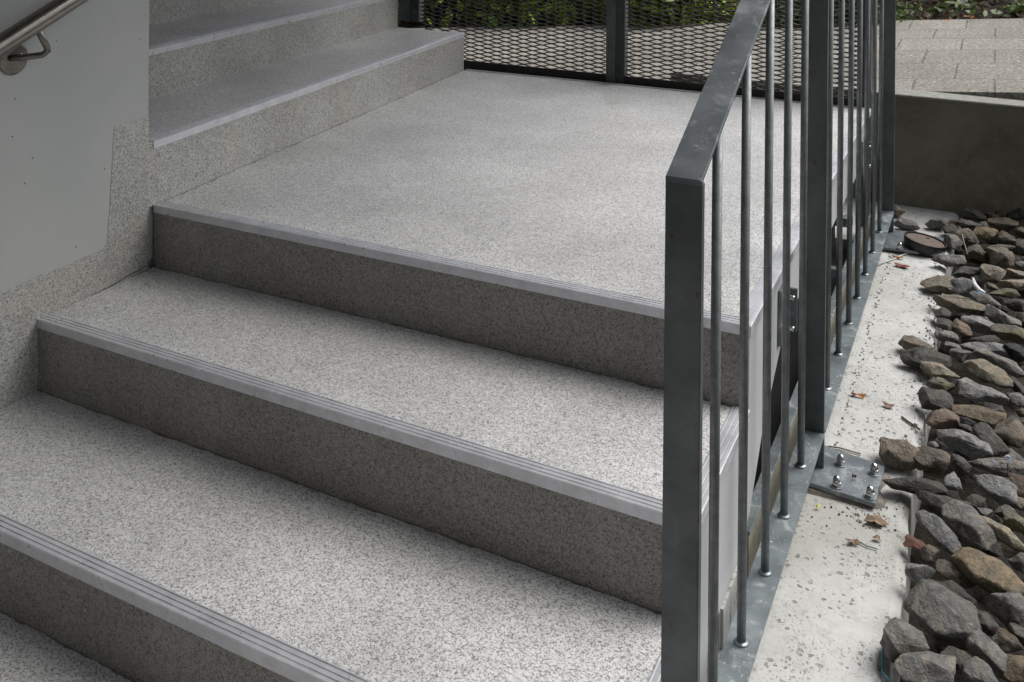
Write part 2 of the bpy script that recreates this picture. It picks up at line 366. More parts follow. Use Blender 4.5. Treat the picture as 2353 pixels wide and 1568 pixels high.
# concrete pad: irregular right edge, thickness
random.seed(5)
edge = []
y = -2.4
ys = []
while y < 2.75: ys.append(y); y += .035
ys.append(2.75)
def padx(y): return .283+.012*noise.noise(Vector((y*3.1, 0, 0)))+.006*noise.noise(Vector((y*14, 3, 0)))+(.03*max(0, (y-1.9)))
v = []; f = []
for y in ys:
    e = padx(y); q = .006*noise.noise(Vector((y*20, 9, 0)))
    v += [(-3, y, ZG), (e-.020+q, y, ZG), (e, y, ZG-.010+q*.4), (e+.006, y, ZG-.2), ]
for i in range(len(ys)-1):
    for k in range(3): a = i*4+k; f.append((a, a+1, a+5, a+4))
o = mesh_ob('concrete_pad', v, f, M['pad']); tag(o, kind='structure')
# gravel bed soil
o = sheet('gravel_bed', .27, 6, -2.4, 2.76, lambda x, y: -.645+.02*noise.noise(Vector((x*6, y*6, 0))), 90, 90, M['soil']); tag(o, kind='structure')

# ------------------------------------------------------------------ staircase
L = 2.1817
st = empty('staircase', (-.8, 0, ZG), 'speckled grey staircase turning at a landing, with aluminium nosings on every step', 'staircase')
NR = [(0.0, 0.0), (-.4035, -.17), (-.789, -.3416)]      # nosing y (right), z
NL = [(.0097, 0.0), (-.362, -.17), (-.747, -.3416)]
Zb = [-.17, -.3416, -.4951]
XR = -.006
def profile(NN, x, off):
    pts = [(x, L-.004, -.006)]
    for i, (y, z) in enumerate(NN):
        pts.append((x, y+off, z-.006))
        zb = Zb[i]-.006
        pts.append((x, y+off, zb))
    pts += [(x, -.80, -.60), (x, -.27, -.60), (x, -.24, -.448), (x, -.04, -.44), (x, .05, -.40), (x, .16, -.30), (x, .42, -.165), (x, L-.004, -.165)]
    return pts
mb = MB(); mb.prism(profile(NL, -W-.02, .012), profile(NR, XR, .012))
mb.build('stringer', M['stringer'], st)['label'] = 'pale grey painted side and soffit of the stair slab'
# rough vinyl/concrete edge on the riser ends
for i, (y, z) in enumerate(NR[:2]):
    v = []; f = []; K = 26
    for k in range(K+1):
        zz = Zb[i]+(z-.022-Zb[i])*k/K
        wv = .013+.006*noise.noise(Vector((zz*60, i*7, 0)))+.003*noise.noise(Vector((zz*190, i, 0)))
        v += [(XR+.0015, y+.003, zz), (XR+.0022, y+.003+wv, zz)]
    for k in range(K): a = 2*k; f.append((a, a+1, a+3, a+2))
    mesh_ob('riser_edge', v, f, M['conc_core'], st)
# treads & risers
def slab(A, t):   # polygon top surface, thickness down
    mb = MB(); mb.prism([(x, y, z) for x, y, z in A], [(x, y, z-t) for x, y, z in A]); return mb
slab([(-W, .0097+.003, 0), (0, .003, 0), (0, L, 0), (-1.823, 2.134, 0)], .0055).build('landing', M['tread'], st)
for i in (1, 2):
    yr, z = NR[i]; yl = NL[i][0]; yr0 = NR[i-1][0]; yl0 = NL[i-1][0]
    slab([(-W, yl+.003, z), (-.0, yr+.003, z), (-.0, yr0+.0035, z), (-W, yl0+.0035, z)], .0055).build('tread', M['tread'], st)
slab([(-W, -2.3, Zb[2]), (-.001, -2.3, Zb[2]), (-.001, NR[2][0]+.0035, Zb[2]), (-W, NL[2][0]+.0035, Zb[2])], .038).build('tread', M['tread'], st)
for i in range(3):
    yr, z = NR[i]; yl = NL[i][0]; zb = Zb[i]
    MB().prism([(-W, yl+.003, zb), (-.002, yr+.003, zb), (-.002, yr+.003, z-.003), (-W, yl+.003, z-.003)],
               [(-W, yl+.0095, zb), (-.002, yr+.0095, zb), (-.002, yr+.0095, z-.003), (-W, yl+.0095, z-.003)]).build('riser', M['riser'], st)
# nosings
def nprof(wd=.036, gz=.0008):   # closed profile (u inward, z)
    g = [(0.0015, .0028), (.0075, .0034), (.0078, gz), (.0108, gz), (.011, .0034), (.018, .0034), (.0183, gz), (.0213, gz), (.0216, .0034),
         (.0285, .0034), (.0288, gz), (.0318, gz), (.032, .0034), (wd-.002, .0034), (wd, .0004)]
    return [(-.0005, -.0185), (-.0005, .0012)]+g+[(.0022, .0004), (.0022, -.0185)]
def nosing(A, B, inward, sa=0, sb=0, name='nosing', parent=None, mat=None):
    A = Vector(A); B = Vector(B); d = (B-A).normalized(); inw = Vector(inward)
    P = nprof(gz=.0008 if abs(inw.x) > .9 and inw.x < 0 and A.x > -1 else .0012); a = []; b = []
    for u, z in P:
        a.append(A+inw*u+Vector((0,0,z))+d*(sa*u)); b.append(B+inw*u+Vector((0,0,z))+d*(sb*u))
    return MB().prism(a, b).build(name, mat or M['alu'], parent or st)
YI = (0, 1, 0)
nosing((-W+.002, NL[0][0]-.001, 0), (.002, -.001, 0), YI, 0, -1)
nosing((.002, .0005, 0), (.002, L-.001, 0), (-1, 0, 0), 1, 0)
for i in (1, 2):
    nosing((-W+.002, NL[i][0]-.001, NR[i][1]), (.002, NR[i][0]-.001, NR[i][1]), YI, 0, -1)
    nosing((.002, NR[i][0]+.0005, NR[i][1]), (.002, NR[i-1][0]-.004+.003, NR[i][1]), (-1, 0, 0), 1, 0)
dm = plain('corner_dirt', (.11, .10, .085), (.26, .245, .215), 90, .95, .3, .001)
def dirt(A, B, inward, sd):
    A = Vector(A); B = Vector(B); inw = Vector(inward); K = 160; v = []; f = []
    for k in range(K+1):
        p = A.lerp(B, k/K)+Vector((0, 0, .0006)); t = (B-A).length*k/K
        wd = max(.0008, .0030+.006*noise.noise(Vector((t*13, sd, 0)))+.004*noise.noise(Vector((t*55, sd, 2))))
        v += [p, p+inw*wd]
    for k in range(K): a = 2*k; f.append((a, a+1, a+3, a+2))
    mesh_ob('corner_dirt', v, f, dm, st)
for i in range(3): dirt((-W+.002, NL[i][0]+.0025, Zb[i]), (-.004, NR[i][0]+.0025, Zb[i]), (0, -1, 0), i*5+1)
dirt((-W+.0005, .05, 0), (-1.822, 2.13, 0), (1, 0, 0), 31)
dirt((-W+.0008, -.36, -.17), (-W+.0008, -.005, -.17), (1, 0, 0), 41)
# far landing trim
MB().prism([(-1.815, 2.136, .0005), (-.002, L+.001, .0005), (-.002, L+.012, .0005), (-1.815, 2.147, .0005)],
           [(-1.815, 2.136, .0042), (-.002, L+.001, .0042), (-.002, L+.012, .0042), (-1.815, 2.147, .0042)]).build('edge_trim', M['alu'], st)
# upper flight (rises towards -x)
h2 = [.176, .340, .505, .67, .835, 1.0, 1.165, 1.33]
def XU(k, y): # riser line of upper step k
    t = (y-.0097)/(2.134-.0097); return (-W-.3697*k)*(1-t)+(-1.823-.3697*k)*t
Y0, Y1 = -.0105, 2.134
for k, z in enumerate(h2):
    zb = 0 if k == 0 else h2[k-1]
    a0, a1 = XU(k, Y0), XU(k, Y1)
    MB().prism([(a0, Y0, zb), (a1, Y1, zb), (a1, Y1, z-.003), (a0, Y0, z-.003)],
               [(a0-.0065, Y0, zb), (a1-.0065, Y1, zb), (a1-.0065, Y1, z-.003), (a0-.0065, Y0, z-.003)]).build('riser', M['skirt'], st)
    b0, b1 = XU(k+1, Y0), XU(k+1, Y1)
    slab([(a0, Y0, z), (a1, Y1, z), (b1-.004, Y1, z), (b0-.004, Y0, z)], .0055).build('tread', M['tread'], st)
    MB().prism([(a0-.007, Y0, zb-.15), (a1-.007, Y1, zb-.15), (b1+.0, Y1, zb-.15), (b0, Y0, zb-.15)], [(a0-.007, Y0, z-.006), (a1-.007, Y1, z-.006), (b1, Y1, z-.006), (b0, Y0, z-.006)]).build('step_core', M['stringer'], st)
    d = Vector((a1-a0, Y1-Y0, 0)).normalized()
    nosing((a0+.001, .007, z), (a1+.001, Y1+.002, z), (-d.y, d.x, 0))

# ------------------------------------------------------------------ spandrel wall on the left
sw = empty('stair_wall', (-W-.08, -1.2, -.5), 'pale blue-grey painted wall with speckled stepped skirting at the left of the stairs', 'wall')
WX = -W+.0005
MB().box((-W-.16, -3.4, -.6), (WX, -.012, 2.6)).build('painted_wall', M['wall'], sw)
sk = [(-.0105, -.17), (-.0105, .250), (-.130, .250), (-.149, -.040), (-.154, -.056), (-.168, -.0655), (-.505, -.0655), (-.527, -.235), (-.90, -.235), (-.91, -.40), (-2.3, -.40), (-2.3, -.495), (-.745, -.495), (-.745, -.3416), (-.36, -.3416), (-.36, -.17)]
# wobble the long top edges a little
A = []; 
for i in range(len(sk)):
    a = sk[i]; b = sk[(i+1) % len(sk)]; A.append(a)
    if 1 <= i <= 8:
        nn = 7
        for k in range(1, nn):
            t = k/nn; q = .003*noise.noise(Vector((i*3.3, t*9, 0))); A.append((a[0]+(b[0]-a[0])*t+q, a[1]+(b[1]-a[1])*t+q))
MB().prism([(WX, y, z) for y, z in A], [(WX+.0012, y, z) for y, z in A]).build('skirting', M['skirt'], sw)
# sealant seams on the skirting
mb = MB()
mb.tube([(WX+.0014, -.146, -.176+.006), (WX+.0014, -.09, -.163), (WX+.0014, -.012, -.158)], .0011, 5)
mb.build('sealant_seam', flat('seam', (.05, .045, .04), .9), sw)

# ------------------------------------------------------------------ stainless wall handrail
hr = empty('wall_handrail', (-1.56, -.5, .5), 'round brushed stainless handrail fixed to the pale wall', 'handrail')
sl_ = .43
hz = lambda y: .528+sl_*(y+.53)
MB().tube([(-1.56, -3.0, hz(-3.0)), (-1.56, -.2, hz(-.2)), (-1.56, .0, hz(0)), (-1.58, .06, hz(.05))], .0235, 24).build('rail_tube', M['stainless'], hr, smooth=True)
for yb in (-.435, -1.9):
    zb = hz(yb)-.093
    pl = MB().lathe((WX+.0003, yb, zb), [(.038, 0), (.038, .004), (.035, .006), (.0, .006)], 28, Vector((1, 0, 0))).build('mounting_plate', M['stainless'], hr)
    MB().lathe((WX+.0064, yb+.018, zb+.004), [(.0065, 0), (.0065, .002), (.004, .0035), (.001, .0036)], 14, Vector((1, 0, 0))).build('screw', M['chrome'], pl)
    MB().tube([(WX+.004, yb-.012, zb+.004), (WX+.030, yb+.022, zb+.004), (WX+.046, yb+.044, zb+.006), (WX+.055, yb+.052, zb+.016), (WX+.060, yb+.044, zb+.028), (-1.568, yb+.008, hz(yb)-.02)], .0078, 12).build('bracket_arm', M['stainless'], hr, smooth=True)

# ------------------------------------------------------------------ galvanised railing
X0, X1 = .027, .080
ZBR = -.430
rl = empty('railing', (.053, .5, ZG), 'dark galvanised steel railing with vertical round bars between the stairs and the stones', 'railing')
hrz = lambda y: .503+.446*(y+.667)
YT = .47
PY = [-.675, .480, 2.31]
def rail_top(y): return hrz(min(y, YT))
# handrail (flat bar) inclined then level
a = [(X0, -.6835, hrz(-.683)-.003), (X0, YT, hrz(YT)), (X0, 2.40, hrz(YT)), (X0, 2.40, hrz(YT)-.009), (X0, YT+.002, hrz(YT)-.009), (X0, -.673, hrz(-.673)-.009), (X0, -.6835, hrz(-.683)-.0115)]
MB().prism(a, [(X1, y, z) for x, y, z in a]).build('handrail', M['galv'], rl, bevel=.0014, seg=2)
for k, y in enumerate(PY):
    ztop = rail_top(y)-(.0085 if k else .0115)
    po = MB().box((X0+.0005 if k else X0, y-.008, ZG+.011), (X1-.0005 if k else X1, y+.008, ztop)).build('post', M['galv_post'], rl, bevel=.0015, seg=2)
# bottom rail in two lengths between the posts
for (a, b) in ((PY[0]+.0085, PY[1]-.0085), (PY[1]+.0085, PY[2]-.0085)):
    MB().box((X0-.001, a, ZBR-.008), (X1+.001, b, ZBR)).build('bottom_rail', M['galv_flat'], rl, bevel=.0012, seg=2)
bys = [-.49, -.288, -.088, .106, .308, .70, .915, 1.135, 1.345, 1.56, 1.785, 2.02]
for y in bys:
    b = MB().tube([(.053, y, ZBR+.0005), (.053, y, rail_top(y)-.0095)], .0082, 16).build('baluster', M['galv_bar'], rl, smooth=True)
    MB().lathe((.053, y, ZBR+.0003), [(.0135, 0), (.0125, .0025), (.0085, .0045)], 16).build('weld', M['galv'], b)
# base plates
def dome_bolt(P, parent, ax=Vector((0,0,1)), s=1.0):
    prof = [(.0155, 0), (.0155, .002)]; 
    o = MB().lathe(P, [(.015*s, 0), (.015*s, .002*s)], 20, ax).build('washer', M['galv_flat'], parent)
    MB().lathe(Vector(P)+ax*.0021*s, [(.0105*s, 0), (.0105*s, .008*s)], 6, ax).build('nut', M['chrome'], parent)
    MB().lathe(Vector(P)+ax*.0102*s, [(.0095*s, 0), (.0092*s, .005*s), (.0078*s, .010*s), (.005*s, .0135*s), (.0012*s, .015*s)], 18, ax).build('dome_cap', M['chrome'], parent, smooth=True)
def baseplate(c4, zt, bolts):
    v = [Vector(q) for q in c4]
    pl = MB().prism([(q.x, q.y, zt) for q in v], [(q.x, q.y, zt-.011) for q in v]).build('base_plate', M['galv'], rl, bevel=.0012)
    # mortar bed
    c = sum(v, Vector((0, 0)) if len(v[0]) == 2 else Vector((0, 0, 0)))/4
    for P in bolts: dome_bolt((P[0], P[1], zt+.0002), pl)
    return pl
b2 = [gp(x, y, -.50) for x, y in ((1932, 1056), (2009, 1077), (1923, 1106), (2000, 1130))]
zt = -.5165
b2 = [gp(x, y, zt+.004) for x, y in ((1932, 1064), (2009, 1085), (1923, 1114), (2000, 1138))]
baseplate([(.045, .40, 0), (.208, .385, 0), (.212, .552, 0), (.045, .585, 0)], zt, b2)
b3 = [gp(2068, 570, zt+.004)]
baseplate([(.045, 2.11, 0), (.275, 2.13, 0), (.28, 2.33, 0), (.045, 2.35, 0)], zt, b3)
baseplate([(.045, -.75, 0), (.208, -.75, 0), (.208, -.59, 0), (.045, -.59, 0)], zt, [(.09, -.71), (.17, -.71), (.09, -.63), (.17, -.63)])
# mortar under plates
for (x, y) in ((.127, .475), (.16, 2.23), (.127, -.67)):
    v = []; K = 22
    top = [(x+(.078+.012*noise.noise(Vector((k, y, 0))))*(1.25 if k % 11 else 1)*math.copysign(abs(math.cos(2*math.pi*k/K))**.5, math.cos(2*math.pi*k/K)), y+(.085+.01*noise.noise(Vector((k*2.1, y, 3))))*math.copysign(abs(math.sin(2*math.pi*k/K))**.5, math.sin(2*math.pi*k/K)), ZG+.0075) for k in range(K)]
    o = MB().prism(top, [(px+(px-x)*.12, py+(py-y)*.12, ZG-.004) for px, py, _ in top]).build('mortar_bed', M['conc_core'], rl)
# brackets fixing posts to the landing slab
for (yy, z0) in ((.36, -.10), (1.95, -.12)):
    br = MB().box((XR+.0005, yy-.035, z0-.075), (XR+.0085, yy+.045, z0+.055)).build('slab_bracket', M['galv_flat'], rl, bevel=.001)
    MB().box((XR+.0088, yy+.030, z0-.06), (.0268, yy+.038, z0+.04)).build('bracket_web', M['galv'], br)
    for dz in (-.045, .028):
        MB().lathe((XR+.0088, yy+.005, z0+dz), [(.011, 0), (.011, .008)], 6, Vector((1,0,0))).build('nut', M['chrome'], br)
        MB().lathe((XR+.017, yy+.005, z0+dz), [(.0062, 0), (.0062, .012), (.005, .014)], 14, Vector((1,0,0))).build('bolt', M['chrome'], br)

# ------------------------------------------------------------------ curb / angle under the stair edge
fb = empty('footing_curb', (-.03, 1, ZG), 'low concrete curb with a galvanised angle along the dark gap under the landing', 'curb')
v = []
MB().box((-.024, .02, ZG-.02), (-.002, 2.30, -.437)).build('curb', M['retwall'], fb, bevel=.002)
MB().box((-.024, .02, -.4365), (.001, 2.30, -.430)).build('steel_angle', M['galv_flat'], fb, bevel=.001)
MB().box((-.075, -.19, ZG-.02), (-.004, .0195, -.452)).build('mortar_end', M['pad'], fb, bevel=.006, seg=2)
# steel below the landing, plus black sheets standing in for the shade there
sp_ = empty('landing_support', (-.1, 1.9, ZG), 'galvanised steel posts and crossbars in the dark gap under the landing', 'support frame')
MB().box((-.040, 2.06, -.429), (.0, 2.10, -.167)).build('post', M['galv'], sp_)
MB().box((-.129, 1.62, -.30), (-.0, 1.66, -.27)).build('crossbar', M['galv_flat'], sp_)
MB().box((-.129, 1.30, -.36), (-.0, 1.33, -.335)).build('crossbar', M['galv_flat'], sp_)
MB().box((-.16, -.22, -1.0), (-.13, 2.17, -.4471)).build('shade_backing', M['gap_shade'], sp_)  # black sheet put in to deepen the shade under the landing
MB().box((-.1299, -.22, -.60), (-.0243, 2.17, -.530)).build('shade_floor', M['gap_shade'], sp_)
MB().box((-.16, .42, -.447), (-.13, 2.17, -.166)).build('shade_backing', M['gap_shade'], sp_)

# ------------------------------------------------------------------ expanded metal screen
YS = 2.215
sc = empty('mesh_screen', (-1.2, YS, -.1), 'black expanded metal screen panels on steel posts behind the landing', 'screen')
P_, s_ = .094, .0196
def mesh_panel(xa, xb, z0, z1):
    v = []; f = []
    nj = int((z1-z0)/(s_/2)); A = s_*.25
    per = 10
    nx = int((xb-xa)/(P_/per))
    tri = [1, 1, .55, 0, -.55, -1, -1, -.55, 0, .55]
    rnd = random.Random(3)
    for j in range(nj):
        zc = z0+j*s_/2; sg = 1 if j % 2 == 0 else -1
        n0 = len(v); jz = rnd.uniform(-.0006, .0006)
        for i in range(nx+1):
            x = xa+i*P_/per; o = sg*A*tri[(i) % per]*.92; y = YS+.0035*tri[i % per]*sg*0
            zz = zc+o+jz
            # ribbon cross-section: tilted strip 3 mm x 7 mm
            v += [(x, y-.0030, zz-.0026), (x, y-.0026, zz-.0006), (x, y+.0030, zz+.0024), (x, y+.0026, zz+.0004)]
        for i in range(nx):
            a = n0+i*4
            for k in range(4): f.append((a+k, a+(k+1) % 4, a+4+(k+1) % 4, a+4+k))
    return mesh_ob('mesh_panel', v, f, M['mesh'], sc)
mesh_panel(-2.60, -2.222, -.02, .95)
mesh_panel(-2.117, -1.131, .034, .75)
mesh_panel(-1.043, -.045, .034, .75)
mesh_panel(-3.2, -2.61, .4, .95)
# posts: flat + web
def spost(x0, x1, z0, z1, xm):
    z0 = z0 if z0 > .1 else -.05
    p_ = MB().box((x0, YS-.025, z0), (xm, YS-.017, z1)).build('post', M['screen_post'], sc, bevel=.001)
    MB().box((xm-.004, YS-.0165, z0), (xm+.004, YS+.035, z1)).build('web', M['dark_steel'], p_)
    MB().box((xm+.0005, YS-.020, z0), (x1, YS-.0130, z1)).build('flange', M['dark_steel'], p_, bevel=.001)
    MB().box((x1-.006, YS-.0125, z0), (x1, YS+.03, z1)).build('rear_edge', M['screen_post'], p_)
    for dz in ((.055, .085) if z0 > .1 else (.09, .12)):
        MB().lathe((x1-.022, YS-.0205, z0+dz), [(.008, 0), (.007, .004), (.003, .006)], 12, Vector((0, -1, 0))).build('bolt', M['dark_steel'], p_)
spost(-1.129, -1.044, .0045, 1.3, -1.085)
spost(-2.219, -2.112, .20, 1.6, -2.160)
MB().box((-.040, YS-.02, -.60), (-.004, YS+.03, 1.3)).build('end_post', M['dark_steel'], sc, bevel=.001)
# bottom frame
for (xa, xb) in ((-1.95, -1.1295), (-1.0435, -.041)):
    MB().box((xa, YS-.022, -.052), (xb, YS-.014, .034)).build('bottom_angle', M['mesh'], sc, bevel=.001)
    MB().box((xa, YS-.0135, -.052), (xb, YS+.03, -.046)).build('bottom_flange', M['mesh'], sc)

# ------------------------------------------------------------------ stones
stone_n = [0]
def stone_mesh(dims, seed, blocky):
    rnd = random.Random(seed); bm = bmesh.new()
    a, b, c = dims
    n_ = rnd.randint(15, 26)
    for i in range(n_):
        th = rnd.uniform(0, 2*math.pi); zz = rnd.uniform(-1, 1); rr = math.sqrt(1-zz*zz)
        d = Vector((rr*math.cos(th), rr*math.sin(th), zz))
        e = 1/ (abs(d.x)**2.6+abs(d.y)**2.6+abs(d.z)**2.6)**(1/2.6)
        d = d*(e*(1-blocky*.0))*rnd.uniform(.86, 1.04)
        bm.verts.new((d.x*a/2, d.y*b/2, d.z*c/2))
    r = bmesh.ops.convex_hull(bm, input=bm.verts)
    bmesh.ops.delete(bm, geom=[g for g in r['geom_interior'] if isinstance(g, bmesh.types.BMVert)], context='VERTS')
    bmesh.ops.dissolve_limit(bm, angle_limit=R(14), verts=bm.verts, edges=bm.edges)
    bmesh.ops.bevel(bm, geom=list(bm.edges), offset=min(a, b, c)*rnd.uniform(.09, .17), segments=3, profile=.5, affect='EDGES', clamp_overlap=True)
    bmesh.ops.triangulate(bm, faces=bm.faces)
    for _ in range(2):
        mx = max(a, b)*.075
        ed = [e for e in bm.edges if e.calc_length() > mx]
        if ed: bmesh.ops.subdivide_edges(bm, edges=ed, cuts=1, use_grid_fill=False); bmesh.ops.triangulate(bm, faces=bm.faces)
    off = Vector((seed*1.37 % 50, seed*2.11 % 50, 0)); am = (a+b)/2
    for v in bm.verts:
        p = v.co/am
        q = noise.noise(p*2.6+off)*.06+noise.noise(p*7+off)*.026+(abs(noise.noise(p*4.2-off))-.2)*.05+noise.noise(p*16+off)*.009
        v.co += v.co.normalized()*q*am
    bmesh.ops.recalc_face_normals(bm, faces=bm.faces)
    me = bpy.data.meshes.new('stone'); bm.to_mesh(me); bm.free()
    for p in me.polygons: p.use_smooth = True
    me.set_sharp_from_angle(angle=R(48))
    return me
def stone(P, dims, yaw, tilt, key, label, group='loose stones beside the railing', seed=None, roll=0):
    stone_n[0] += 1
    me = stone_mesh(dims, seed or stone_n[0]*17+3, .5); me.materials.append(SM[key])
    o = bpy.data.objects.new('stone', me); col.objects.link(o); o.location = P
    o.rotation_euler = (tilt[0], tilt[1], yaw)
    tag(o, label, 'stone', group); return o
